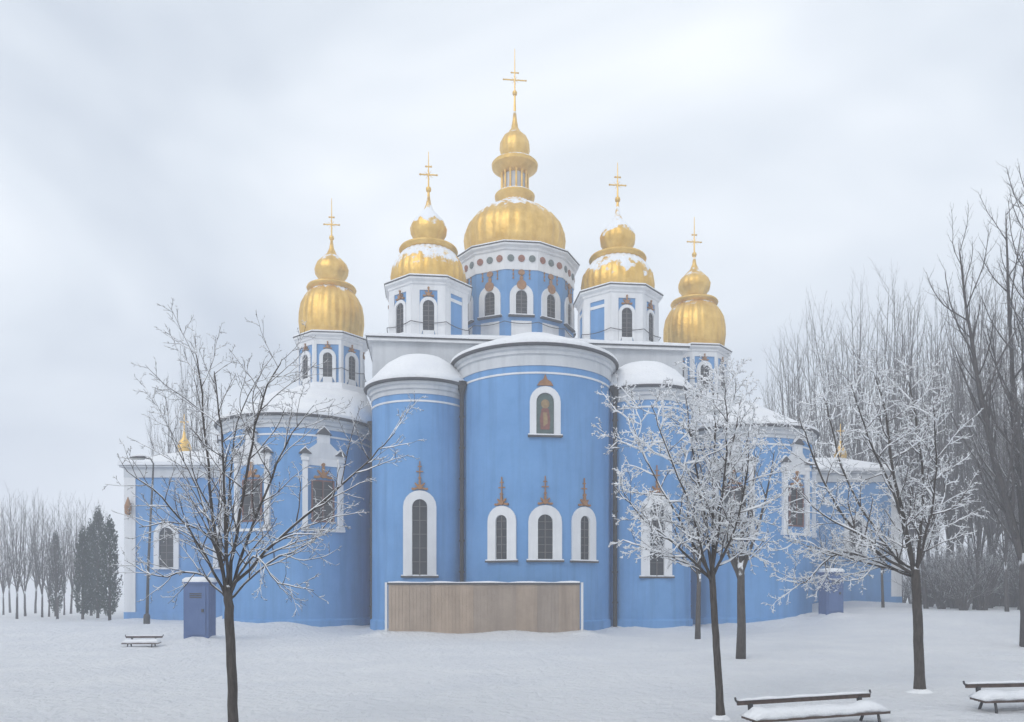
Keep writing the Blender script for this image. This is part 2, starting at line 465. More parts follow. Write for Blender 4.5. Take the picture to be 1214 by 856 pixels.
# central drum: twelve faces
c0 = (0, 11.0); n = 12; rw = 4.45; z0, z1 = 20.0, 26.9
d0 = drum(c0, n, rw, z0, z1, 1.75, .42)
apo = rw * math.cos(math.pi / n)
for k in range(n):
    a = 2 * math.pi * k / n
    if not vis(a): continue
    T = flat(c0[0], c0[1], apo, a)
    wd = window(T, .80, 1.75, 21.95, .43, .14, 0, 0, 0, True, 5)
    w = MB(); w.box((-.72, 0, z0 - .3), (.72, .07, 21.55), T); w.build('panel', M['white'], d0)
    # gilt roundel with drops above each window
    w = MB()
    w.prism([(.34 * math.sin(t), 24.05 + .34 * math.cos(t)) for t in [i * math.pi / 7 for i in range(14)]], .10, .2, T)
    w.prism([(.13 * math.sin(t), 24.55 + .2 * math.cos(t)) for t in [i * math.pi / 4 for i in range(8)]], .02, .1, T)
    w.prism([(.24 * math.sin(t), 24.95 + .2 * math.cos(t)) for t in [i * math.pi / 5 for i in range(10)]], .02, .12, T)
    for s in (-1, 1):
        w.box((s * .58 - .02, .01, 24.55), (s * .58 + .02, .05, 25.1), T)
        for zz in (24.55, 24.82, 25.08):
            w.prism([(s * .58 + .07 * math.sin(t), zz + .07 * math.cos(t)) for t in [i * math.pi / 3 for i in range(6)]], .05, .09, T)
    w.build('ornament', M['oldgold'], wd)
    Tm = flat(c0[0], c0[1], apo + .07, a)
    for j in (-1, 0, 1):
        w = MB(); x = j * .76
        w.prism([(x + .24 * math.sin(t), 25.93 + .24 * math.cos(t)) for t in [i * math.pi / 8 for i in range(16)]], 0, .06, Tm)
        w.prism([(x + .13 * math.sin(t), 25.93 + .13 * math.cos(t)) for t in [i * math.pi / 6 for i in range(12)]], .06, .09, Tm)
        w.build('medallion', M['medred'] if (k * 3 + j) % 2 == 0 else M['medgreen'], d0)
cable_ring(d0, c0, n, rw + .2, 21.45, 0, .14)

# four corner drums
def small_drum(lx, ly, rw, z0, z1, win, zwin, blank, pil, orn):
    c = (lx, ly); n = 8
    d = drum(c, n, rw, z0, z1, .75, .36)
    apo = rw * math.cos(math.pi / n); half = rw * math.sin(math.pi / n)
    for k in range(n):
        a = 2 * math.pi * k / n
        if not vis(a): continue
        T = flat(lx, ly, apo, a)
        w = MB()
        for s in (-1, 1):
            x0, x1 = sorted((s * (half - pil), s * (half + .03)))
            w.box((x0, 0, z0 - .3), (x1, .09, z1 - .75), T)
        w.build('pilaster', M['white'], d)
        if k in blank:
            w = MB(); w.box((-half + pil + .005, 0, z1 - 1.25), (half - pil - .005, .05, z1 - 1.05), T); w.build('panel_band', M['white'], d)
            continue
        ww, hh, fw = win
        wd = window(T, ww, hh, zwin, fw, .13, zwin - z0 - .1, orn, 0, False, 5)
    cable_ring(d, c, n, rw + .22, z0 + 1.25, 0, .12)
    return d
for args in ((-6.5, 5.0, 2.72, 18.55, 22.6, (.72, 1.95, .2), 19.25, (1, 2), .47, .62),
             (6.5, 5.0, 2.72, 18.55, 22.6, (.72, 1.95, .2), 19.25, (7, 6), .47, .62),
             (-13.7, 11.5, 2.45, 17.3, 21.0, (.66, 1.75, .26), 17.9, (), .16, .52),
             (14.2, 11.5, 2.45, 17.3, 21.0, (.66, 1.75, .26), 17.9, (), .16, .52)):
    small_drum(*args)

# domes
def cross(c, z, w, par, zb, top=1.55):
    lx, ly = c; mb = MB()
    mb.tube([(lx, ly, zb), (lx, ly, z - .7), (lx, ly, z + top)], [.11, .06, .022], 6)
    for zz, ww in ((z, w), (z + .55, w * .3)):
        mb.box((lx - ww, ly - .035, zz - .035), (lx + ww, ly + .035, zz + .035))
        for s in (-1, 1): mb.lathe([(.0, zz - .09), (.085, zz), (.0, zz + .09)], 6, (lx + s * ww, ly))
    mb.lathe([(0, z - 1.25), (.16, z - 1.12), (.19, z - 1.0), (.16, z - .88), (0, z - .75)], 10, c)
    for t in range(8):
        a = t * math.pi / 4 + .2
        mb.tube([(lx, ly, z), (lx + math.cos(a) * .34, ly, z + math.sin(a) * .34)], [.02, .006], 4)
    mb.build('cross', M['goldplain'], par)

def dome(c, prof, ring, onion, crossz, crossw, m, top=1.55):
    w = MB(); w.lathe(prof, 96, c, lobes=28, amp=.05); d = w.build('dome', M[m], cath, True)
    w = MB(); w.lathe(ring, 48, c); w.build('collar', M['gold'], d, True, 40)
    w = MB(); w.lathe(onion, 64, c, lobes=12, amp=.05); w.build('cupola', M[m], d, True)
    cross(c, crossz, crossw, d, onion[-1][1] - .2, top)
    return d
# the big one, with its lantern between dome and cupola
P0 = [(3.55, 26.95), (3.72, 28.2), (3.8, 28.9), (3.74, 29.4), (3.52, 29.95), (3.1, 30.5), (2.5, 31.0), (1.85, 31.4), (1.35, 31.65), (1.15, 31.9)]
d = dome(c0, P0, [(1.12, 31.80), (1.5, 32.25), (1.52, 32.45), (1.42, 32.55), (.85, 32.80)],
         [(.85, 35.10), (1.0, 35.45), (1.13, 35.95), (1.1, 36.45), (.88, 36.90), (.52, 37.25), (.28, 37.60), (.17, 38.20), (.1, 38.90)], 41.3, .85, 'gold', 2.35)
w = MB(); w.lathe([(.85, 32.65), (.85, 34.25)], 24, c0); w.build('lantern', M['grey'], d, True, 40)
w = MB()
for k in range(14):
    a = 2 * math.pi * k / 14
    x, y = c0[0] + 1.0 * math.sin(a), c0[1] - 1.0 * math.cos(a)
    w.lathe([(.1, 32.70), (.1, 32.82), (.075, 32.86), (.07, 33.90), (.1, 33.98), (.1, 34.12)], 8, (x, y))
w.build('colonnade', M['goldplain'], d, True, 40)
w = MB(); w.lathe([(.9, 34.00), (1.25, 34.22), (1.72, 34.58), (1.76, 34.80), (1.66, 34.92), (1.2, 35.12), (.8, 35.22)], 48, c0); w.build('collar', M['gold'], d, True, 40)
# the corner ones
for lx in (-6.5, 6.5):
    dome((lx, 5.0), [(2.3, 22.62), (2.46, 23.1), (2.5, 23.6), (2.4, 24.2), (2.15, 24.65), (1.85, 25.05), (1.6, 25.3)],
         [(1.6, 25.13), (1.92, 25.28), (1.98, 25.40), (1.92, 25.52), (1.4, 25.73), (.8, 25.88)],
         [(.78, 25.78), (.92, 26.08), (1.17, 26.53), (1.22, 26.93), (1.05, 27.38), (.68, 27.78), (.36, 28.13), (.18, 28.58), (.08, 29.18)], 30.6, .56, 'goldsnow')
for lx in (-13.7, 14.2):
    dome((lx, 11.5), [(2.12, 21.05), (2.28, 21.7), (2.36, 22.4), (2.34, 23.1), (2.22, 23.8), (2.0, 24.25), (1.72, 24.65), (1.5, 24.88)],
         [(1.5, 24.78), (1.78, 24.93), (1.83, 25.05), (1.77, 25.17), (1.2, 25.35), (.72, 25.53)],
         [(.7, 25.43), (.86, 25.68), (1.18, 26.13), (1.24, 26.53), (1.08, 26.93), (.7, 27.33), (.36, 27.68), (.17, 28.13), (.08, 28.73)], 29.9, .55, 'gold', 1.95)

# apse windows
B0 = lambda deg: bend(0, 0, 4.72, R(deg))
for deg in (-30, 0, 29.5):
    window(B0(deg), .68 if deg else .82, 2.55, 4.25, .52, .16, 0, .72, .9)
# upper icon niche
T = B0(0)
wd = window(T, .98, 2.35, 11.25, .36, .16, 0, 0, 0, True, 0, 'arched niche with a coloured icon panel high on the central apse')
for ch in list(wd.children):
    if ch.name.startswith('glazing'): bpy.data.objects.remove(ch)
w = MB(); w.prism(arch(.94, 2.29, 11.27), .031, .06, T); w.build('icon_panel', M['icon_c'], wd)
w = MB(); w.prism([(-.26, 11.55), (-.30, 12.15), (-.2, 12.70), (0, 12.82), (.2, 12.70), (.28, 12.10), (.24, 11.55)], .061, .08, T); w.build('icon_robe', M['icon_b'], wd)
w = MB(); w.prism([(.24 * math.sin(t), 12.98 + .25 * math.cos(t)) for t in [i * math.pi / 7 for i in range(14)]], .081, .09, T)
w.prism([(-.1, 11.70), (-.12, 12.50), (.1, 12.50), (.14, 11.90)], .081, .095, T); w.build('icon_halo', M['icon_a'], wd)
w = MB(); w.prism([(-.45, 14.02), (-.3, 14.25), (-.12, 14.35), (0, 14.65), (.12, 14.35), (.3, 14.25), (.45, 14.02)], 0, .1, T); w.build('ornament', M['oldgold'], wd)
for sg in (-1, 1):
    for deg in (0,):
        window(bend(sg * 7.0, .2, 2.92, R(deg)), .84, 4.4, 3.4, .50, .16, 0, .78, .9)

# chapel windows with pediments
def pediment_window(T):
    w_, h_, z0 = 1.22, 2.35, 6.75
    mb = MB(); x = 1.0
    for s in (-1, 1):
        a, b = sorted((s * .92, s * 1.22))
        mb.box((a, 0, z0 - .35), (b, .24, z0 + 3.55), T)
        mb.box((a - .06, 0, z0 - .5), (b + .06, .3, z0 - .35), T); mb.box((a - .06, 0, z0 + 3.55), (b + .06, .3, z0 + 3.75), T)
    mb.prism([(-1.35, z0 + 3.75), (1.35, z0 + 3.75), (1.2, z0 + 3.95), (.36, z0 + 4.65), (.36, z0 + 5.15), (-.36, z0 + 5.15), (-.36, z0 + 4.65), (-1.2, z0 + 3.95)], 0, .22, T)
    mb.box((-.9, 0, z0 + 3.3), (.9, .1, z0 + 3.749), T)
    win = mb.build('window', M['white'], cath)
    p = MB(); p.box((-w_ / 2, .01, z0), (w_ / 2, .04, z0 + h_), T); p.build('pane', M['glass'], win)
    f = MB()
    for s in (-1, 1):
        a, b = sorted((s * w_ / 2, s * (w_ / 2 + .09))); f.box((a, 0, z0 - .09), (b, .1, z0 + h_ + .09), T)
    f.box((-w_ / 2, 0, z0 - .09), (w_ / 2, .1, z0 - .001), T); f.box((-w_ / 2, 0, z0 + h_ + .001), (w_ / 2, .1, z0 + h_ + .09), T)
    f.box((-.05, .041, z0), (.05, .08, z0 + h_), T)
    f.build('frame', M['redframe'], win)
    f = MB()
    for k in range(1, 5):
        zz = z0 + h_ * k / 5
        f.box((-w_ / 2 + .002, .0812, zz - .02), (w_ / 2 - .002, .095, zz + .02), T)
    f.box((-.02, .0955, z0 + .02), (.02, .10, z0 + h_ - .02), T)
    f.build('glazing_bars', M['muntin'], win)
    for xc, zz, hw in ((-1.07, z0 + 3.95, .36), (1.07, z0 + 3.95, .36), (0, z0 + 5.15, .46)):
        r = MB(); r.prism([(xc - hw, zz), (xc + hw, zz), (xc, zz + hw * .95)], 0, .32, T); r.build('cap', M['metalroof'], win)
        r = MB(); r.prism([(xc - hw * .8, zz + hw * .22), (xc, zz + hw * .97), (xc + hw * .8, zz + hw * .22), (xc + hw * .7, zz + hw * .5), (xc, zz + hw * 1.2), (xc - hw * .7, zz + hw * .5)], .06, .26, T); r.build('cap_snow', M['snow'], win)
    ornament(T, z0 + h_ + .25, .95, win)
    s = MB(); s.box((-1.3, 0, z0 - .66), (1.3, .32, z0 - .502), T); s.build('sill', M['white'], win)
for lx in (-14.9, 14.9):
    for deg in (-26, 26, -74, 74):
        if lx * deg > 0 and abs(deg) > 60 or abs(deg) < 60: pediment_window(bend(lx, 4.2, 4.72, R(deg)))

# downpipes with hoppers in the re-entrant corners
def downpipe(x, y, ztop, hop=True):
    w = MB(); w.tube([(x, y, -.5), (x, y, ztop)], .125, 10); p = w.build('downpipe', M['pipe'], cath, True, 40)
    w = MB(); w.lathe([(.13, ztop - .5), (.15, ztop - .45), (.28, ztop), (.32, ztop + .02), (.32, ztop + .22), (.24, ztop + .24), (.2, ztop + .2)], 12, (x, y)); w.build('hopper', M['pipe'], p)
    w = MB()
    for k in range(1, 8):
        zz = ztop * k / 8
        w.lathe([(.13, zz - .06), (.165, zz - .05), (.165, zz + .05), (.13, zz + .06)], 10, (x, y))
    w.build('collar', M['pipe'], p)
downpipe(-4.55, -2.0, 14.6); downpipe(4.65, -2.0, 14.6); downpipe(-9.9, .2, 12.6); downpipe(9.95, .2, 12.6)
# sloping gutters that drop from the central eave to the hoppers
for s in (-1, 1):
    w = MB(); w.tube([(s * 5.05, .0, 16.28), (s * 4.95, -1.1, 15.6), (s * 4.62, -1.95, 14.8)], [.2, .17, .15], 8); w.build('spout', M['pipe'], cath, True, 40)

# ------------------------------------------------------------------ side wings (buildings of their own)
def wing(name, label, x0, x1, yf, zt, gz, sg):
    """blue wing standing further back beside the chapel; local origin at the middle of its front foot"""
    cx = (x0 + x1) / 2
    t = thing(name, (cx, yf, gz), 0, label, 'building')
    hw = (x1 - x0) / 2; h = zt - gz
    w = MB(); w.box((-hw, 0, -1), (hw, 11, h)); w.build('wall', M['blue'], t)
    w = MB(); w.box((-hw - .12, -.12, h - .75), (hw + .12, 11.1, h)); w.box((-hw - .35, -.35, h), (hw + .35, 11.3, h + .15)); w.build('cornice', M['grey'], t)
    w = MB(); w.box((-hw - .12, -.12, -.9), (hw + .12, 0, .8)); w.build('plinth', M['blue'], t)
    for s in (-1, 1):
        a, b = sorted((s * (hw + .1), s * (hw - .75))); w = MB(); w.box((a, -.1, .8), (b, 0, h - .75)); w.build('corner_pilaster', M['white'], t)
    w = MB()
    w.loft([[(-hw - .45, -.45, h + .15), (hw + .45, -.45, h + .15), (hw + .45, 11.4, h + .15), (-hw - .45, 11.4, h + .15)],
            [(-hw - .45, -.45, h + .4), (hw + .45, -.45, h + .4), (hw + .45, 11.4, h + .4), (-hw - .45, 11.4, h + .4)],
            [(-hw * .45, 3.5, h + 1.9), (hw * .45, 3.5, h + 1.9), (hw * .45, 8, h + 1.9), (-hw * .45, 8, h + 1.9)]], True, False, True)
    w.build('roof', M['snow'], t)
    T = lambda s, o, z: Vector((s, -o, z))
    for xx in (-hw * .42, hw * .42):
        mb = MB(); inn = arch(1.1, 3.0, 4.2); out = arch(1.9, 3.4, 4.2)
        mb.loft([[T(a, 0, b) for a, b in [(p + xx, q) for p, q in out]], [T(p + xx, .16, q) for p, q in out], [T(p + xx, .16, q) for p, q in inn], [T(p + xx, -.1, q) for p, q in inn]], False)
        wn = mb.build('window', M['white'], t)
        p_ = MB(); p_.prism([(p + xx, q) for p, q in inn], .012, .03, T); p_.build('pane', M['glass'], wn)
        b_ = MB(); b_.box((xx - .03, .031, 4.2), (xx + .03, .06, 7.1), T)
        for k in range(1, 5): b_.box((xx - .54, .061, 4.2 + k * .55), (xx + .54, .08, 4.24 + k * .55), T)
        b_.build('glazing_bars', M['muntin'], wn)
        s_ = MB(); s_.box((xx - 1.0, 0, 4.05), (xx + 1.0, .28, 4.19), T); s_.build('sill', M['white'], wn)
    w = MB(); xx = sg * hw * .5
    w.lathe([(.35, h + 1.0), (.5, h + 1.9), (.55, h + 2.3), (.4, h + 2.75), (.16, h + 3.1), (.05, h + 3.8), (.03, h + 5.0), (.001, h + 5.05)], 16, (xx, 4.2))
    w.box((xx - .35, 4.17, h + 4.35), (xx + .35, 4.23, h + 4.43)); w.build('finial', M['gold'], t, True, 40)
    # the gilt lantern on its bracket at the outer corner
    w = MB(); w.lathe([(.02, 8.0), (.22, 8.25), (.26, 8.8), (.12, 9.2), (.02, 9.5)], 10, (sg * (hw - .35), -.42)); w.box((sg * (hw - .35) - .04, -.42, 8.55), (sg * (hw - .35) + .04, -.1, 8.65)); w.build('gilt_bracket', M['oldgold'], t)
wing('church_wing', 'lower blue wing left of the cathedral, behind the curved street lamp', -29.3, -18.6, 60, 11.9, .15, -1)
wing('church_wing', 'lower blue wing right of the cathedral, seen through the snowy trees', 19.5, 32.4, 66, 12.4, 1.3, 1)

# ------------------------------------------------------------------ tan hoarding before the apses
hl = at(458, 757, 42.6); hr = at(690, 757, 42.6)
HW = (hr.x - hl.x) / 2
hd = thing('hoarding', ((hl.x + hr.x) / 2, 42.6, 0.0), 0, 'long low tan board hoarding with white end posts before the apses', 'hoarding')
HH = 2.85
nP = 9
for k in range(nP):
    x0 = -HW + .12 + (2 * HW - .24) * k / nP; x1 = x0 + (2 * HW - .24) / nP
    w = MB()
    w.box((x0, -.02, -.4), (x1, .03, HH - .002))
    for q in range(6):
        a = x0 + (x1 - x0) * q / 6; b = a + (x1 - x0) / 6 - .008
        dd = random.Random(k * 7 + q).uniform(0, .018)
        w.box((a, -.05 - dd, -.4), (b, -.021, HH))
    w.build('board_panel', M['tan'], hd)
for x in (-HW, HW):
    w = MB(); w.box((x - .06, -.13, -.4), (x + .06, .07, HH + .12)); w.build('post', M['white'], hd)
w = MB(); w.box((-HW + .06, -.12, HH), (HW - .1, .07, HH + .1)); w.build('top_rail', M['metalroof'], hd)
w = MB(); rg = random.Random(4)
rings = []
for k in range(41):
    x = -HW + .12 + (2 * HW - .24) * k / 40; hh = .05 + .03 * math.sin(k * .7) + rg.uniform(0, .03)
    rings.append([(x, -.13, HH + .101), (x, -.12, HH + .1 + hh * .7), (x, -.03, HH + .1 + hh), (x, .06, HH + .1 + hh * .7), (x, .08, HH + .101)])
w.loft(rings, False); w.build('rail_snow', M['snow'], hd, True)

# ------------------------------------------------------------------ slate blue cabins
def cabin(x, y, w_, h, label):
    z = ground_z(x, y) - .05
    t = thing('cabin', (x, y, z), R(4), label, 'cabin', 'blue cabins')
    hw = w_ / 2
    m = MB(); m.box((-hw, -hw, -.2), (hw, hw, h))
    for i in range(5):
        for s in (-1, 1):
            xx = -hw + .1 + i * (w_ - .2) / 4
            m.box((s * hw - .02, xx - .04, .15), (s * hw + .02, xx + .04, h - .15))
    m.build('body', M['cabin'], t)
    m = MB(); m.box((-hw + .12, -hw - .045, .08), (hw - .12, -hw - .001, h - .14)); dr = m.build('door', M['cabin'], t)
    m = MB(); m.box((hw - .3, -hw - .1, h * .46), (hw - .2, -hw - .045, h * .52)); m.build('handle', M['iron'], dr)
    for k in range(3):
        m = MB(); m.box((-hw + .3, -hw - .06, h - .5 - k * .09), (hw - .3, -hw - .046, h - .45 - k * .09)); m.build('vent_slat', M['lamp'], dr)
    m = MB(); m.box((-hw - .06, -hw - .06, h), (hw + .06, hw + .06, h + .08)); m.build('roof', M['cabin'], t)
    m = MB(); m.loft([[(sx * (hw + .05) * k, sy * (hw + .05) * k, h + zz) for sx, sy in ((-1, -1), (1, -1), (1, 1), (-1, 1))] for k, zz in ((1, .081), (1, .2), (.82, .3), (.3, .34))], True, False, True)
    m.build('roof_snow', M['snow'], t, True)
cabin((237 - CX) / F * 38, 38, 1.15, 2.5, 'slate blue cabin left of the cathedral, behind the big bare tree')
cabin((985 - CX) / F * 50, 50, 1.1, 2.45, 'slate blue cabin right of the cathedral, between the snowy trees')

# ------------------------------------------------------------------ street lamp
p = at(174, 741, 50); lz = ground_z(p.x, 50)
lm = thing('street_lamp', (p.x, 50, lz), 0, 'dark curved street lamp standing before the left blue wing', 'street lamp')
H = EYE + (HY - 560) / F * 50 - lz
w = MB(); w.tube([(0, 0, -.3), (.1, 0, H * .4), (.4, 0, H)], [.11, .085, .06], 8); w.build('pole', M['lamp'], lm, True)
w = MB(); w.tube([(.4, 0, H), (.42, 0, H + .55), (.25, 0, H + .85), (-.1, 0, H + .9)], [.055, .05, .045, .04], 8); w.build('arm', M['lamp'], lm, True)
w = MB(); w.loft([[(x, y * s, H + .9 + z * s) for y, z in ((-.16, -.02), (-.13, .1), (0, .15), (.13, .1), (.16, -.02))] for x, s in ((0, .35), (-.15, .9), (-.6, 1.0), (-.95, .7), (-1.1, .25))], True, True, True)
hd_ = w.build('lamp_head', M['lamp'], lm, True)
w = MB(); w.loft([[(x, -.12 * s, H + .88), (x, .12 * s, H + .88), (x, .08 * s, H + .80), (x, -.08 * s, H + .80)] for x, s in ((-.15, .7), (-.5, 1), (-.95, .6))], True, True, True); w.build('lamp_glass', M['lampglass'], hd_)
w = MB(); w.tube([(-.05, 0, H + 1.03), (-.4, 0, H + 1.07), (-.95, 0, H + 1.02)], [.03, .1, .03], 8); w.build('lamp_snow', M['snow'], hd_, True)
w = MB(); w.lathe([(.2, -.3), (.2, .5), (.14, .62), (.11, .64)], 10); w.build('base', M['lamp'], lm)

# ------------------------------------------------------------------ benches
def bench(pl, pr, length, label, group='park benches in the snow', drop=.68, detail=True):
    """pl, pr: world positions of the two ends of the backrest's top edge"""
    mid = (pl + pr) / 2; d = pr - pl; ang = math.atan2(d.y, d.x)
    L = length / 2; gz = mid.z - drop
    t = thing('park_bench', (mid.x, mid.y, gz), ang, label, 'bench', group)
    # local: x along, -y to the front
    m = MB()
    for k, (y, z) in enumerate(((.02, .64),)):
        m.box((-L, y - .02, z - .045), (L, y + .02, z + .04))
    m.build('backrest', M['wood'], t)
    m = MB()
    for k in range(4):
        y = -.12 - k * .115; m.box((-L + .02, y - .05, .37 - .008 * k), (L - .02, y + .05, .415 - .008 * k))
    m.build('seat', M['wood'], t)
    for s in (-1, 1):
        x = s * (L - .28)
        m = MB()
        m.tube([(x, -.52, -.3), (x, -.5, .2), (x, -.46, .36), (x, -.12, .35), (x, .02, .40), (x, .055, .68)], [.032, .03, .03, .03, .03, .026], 7)
        m.tube([(x, -.12, .35), (x, .02, .05), (x, .1, -.3)], .03, 7); m.build('leg', M['iron'], t, True)
        m = MB(); m.box((x - .035, -.03, .44), (x + .035, .0, .62)); m.build('bracket', M['iron'], t)
        m = MB(); x = s * (L + .03)
        m.tube([(x, .05, .74), (x, .03, .69), (x - s * .03, .02, .65), (x - s * .12, .02, .62)], .02, 6); m.build('end_scroll', M['iron'], t, True)
    rg = random.Random(int(mid.x * 50))
    for nm, y0, y1, z, hb in (('seat_snow', -.50, -.03, .418, .15), ('backrest_snow', -.03, .05, .681, .05)):
        rings = []; n = 46
        for k in range(n + 1):
            u = k / n; x = -L + .01 + (2 * L - .02) * u
            e = min(1, min(u, 1 - u) * 14 + .15)
            hh = hb * e * (.8 + .35 * noise.noise(Vector((x * 2.3, z * 9, mid.x))) + rg.uniform(-.06, .06))
            fy = y0 + .05 * (noise.noise(Vector((x * 3, 5, mid.x)))) if nm == 'seat_snow' else y0
            zb = z - (.03 if nm == 'seat_snow' else 0)
            ym = (fy + y1) / 2
            rings.append([(x, fy, zb), (x, fy - .01, z + hh * .5), (x, fy * .75 + y1 * .25, z + hh * .85), (x, ym, z + hh), (x, fy * .25 + y1 * .75, z + hh * 1.1), (x, y1 + .01, z + hh * .55), (x, y1, z)])
        m = MB(); m.loft(rings, True, True, True); m.build(nm, M['snow'], t, True)
pl, pr = at(875, 831, 14.6), at(1036, 819, 15.6); pr.z = pl.z
pr = Vector((pr.x, 15.75, pl.z))
bench(pl, pr, (pr - pl).length, 'long snow covered park bench nearest the right hand tree')
pl = at(1146, 811, 16.6); pr = Vector((pl.x + 2.5, 17.0, pl.z))
bench(pl, pr, 2.54, 'snow covered park bench cut off by the right edge')
pl = at(149, 752, 36); pl.z = ground_z(pl.x, 36) + .40; pr = Vector((pl.x + 1.62, 36.1, pl.z))
bench(pl, pr, 1.62, 'small distant park bench before the left blue wing', drop=.62)

# ------------------------------------------------------------------ trees
def rot_about(d, axis, ang): return Matrix.Rotation(ang, 3, axis) @ d

class Tree:
    def __init__(s, seed, snow_r, snow_min=.25, up=.05, wig=.10, seg=.22, fine=3, kids=(7, 6, 4, 0), ratio=.5, ang=(35, 60), sides=(7, 5, 4, 3)):
        s.cap = 9.0; s.g = random.Random(seed); s.trunk = MB(); s.crown = MB(); s.snow = MB()
        s.sr = snow_r; s.smin = snow_min; s.up = up; s.wig = wig; s.seg = seg; s.kids = kids; s.ratio = ratio; s.ang = ang; s.sides = sides
    def rv(s): return Vector((s.g.gauss(0, 1), s.g.gauss(0, 1), s.g.gauss(0, 1)))
    def snowpath(s, pts, rads, lvl):
        if s.sr <= 0: return
        cur = []; cr = []
        def flush():
            nonlocal cur, cr
            if len(cur) >= 2:
                cr[0] *= .4; cr[-1] *= .4
                s.snow.tube(cur, cr, 5 if lvl < 2 else 4)
            cur = []; cr = []
        for i, p in enumerate(pts):
            d = (pts[min(i + 1, len(pts) - 1)] - pts[max(i - 1, 0)]).normalized()
            hz = math.sqrt(max(0, 1 - d.z * d.z))
            if hz < s.smin or s.g.random() < .10 or (lvl == 0 and i < 3):
                flush(); continue
            r = (s.sr * (1, .9, .68, .55)[min(lvl, 3)] + rads[i] * .6) * (.45 + .55 * hz) * s.g.uniform(.7, 1.3) * (1 - .55 * i / (len(pts) - 1))
            cur.append(p + Vector((0, 0, rads[i] * .55 + r * .45))); cr.append(r)
        flush()
    def branch(s, pts, r0, r1, lvl):
        n = len(pts); rads = [r0 + (r1 - r0) * (i / (n - 1)) ** .8 for i in range(n)]
        (s.trunk if lvl <= 0 else s.crown).tube(pts, rads, s.sides[max(0, min(lvl, 3))] if lvl >= 0 else 10)
        if lvl >= 0: s.snowpath(pts, rads, lvl)
        return rads
    def spawn(s, pts, rads, L, lvl, t0=.2):
        k = s.kids[lvl] if lvl < len(s.kids) else 0
        if lvl > 0: k = max(1, int(k * min(1.3, L / 1.2 if lvl == 1 else 1) + s.g.random()))if k else 0
        az = s.g.uniform(0, 6.28)
        for j in range(k):
            t = t0 + (1 - t0) * (j + s.g.uniform(.1, .9)) / k
            f = t * (len(pts) - 1); i = min(int(f), len(pts) - 2)
            p = pts[i].lerp(pts[i + 1], f - i)
            d = (pts[i + 1] - pts[i]).normalized()
            az += 2.4 + s.g.uniform(-.5, .5)
            ax = rot_about(d.orthogonal().normalized(), d, az)
            nd = rot_about(d, ax, R(s.g.uniform(*s.ang)))
            cl = min(s.cap, L * s.ratio * (1.15 - .65 * t)) * s.g.uniform(.7, 1.25)
            r = max(.0035, min(rads[i] * .62, .011 * cl + .0035 if lvl else .018 * cl + .004))
            s.grow(p, nd, cl, r, lvl + 1)
    def grow(s, p, d, L, r, lvl):
        n = max(3, min(9, int(L / s.seg) + 2)); pts = [p.copy()]
        for i in range(n):
            d = (d + s.rv() * s.wig + Vector((0, 0, s.up))).normalized()
            p = p + d * (L / n); pts.append(p)
        rads = s.branch(pts, r, max(.0025, r * .35), lvl)
        s.spawn(pts, rads, L, lvl)
    def stem(s, ctrl, r0, r1, lvl=0, t0=.2):
        """smooth stem through control points (world coordinates relative to the tree)"""
        pts = []
        P = [ctrl[0]] + ctrl + [ctrl[-1] + (ctrl[-1] - ctrl[-2])]
        for i in range(1, len(P) - 2):
            for k in range(4):
                t = k / 4; a, b, c, e = P[i - 1], P[i], P[i + 1], P[i + 2]
                q = .5 * ((2 * b) + (c - a) * t + (2 * a - 5 * b + 4 * c - e) * t * t + (3 * b - a - 3 * c + e) * t ** 3)
                pts.append(q + s.rv() * .012)
        pts.append(ctrl[-1])
        L = sum((pts[i + 1] - pts[i]).length for i in range(len(pts) - 1))
        rads = s.branch(pts, r0, r1, lvl)
        if lvl >= 0: s.spawn(pts, rads, L, lvl, t0)
        return pts
    def finish(s, name, loc, label, group, tm='bark', cm='twig', rz=0, root=None):
        t = thing(name, loc, rz, label, 'tree', group)
        fastbuild(s.trunk, 'trunk', M[tm], t)
        fastbuild(s.crown, 'crown', M[cm], t)
        if s.snow.v: fastbuild(s.snow, 'branch_snow', M['twigsnow'], t)
        return t

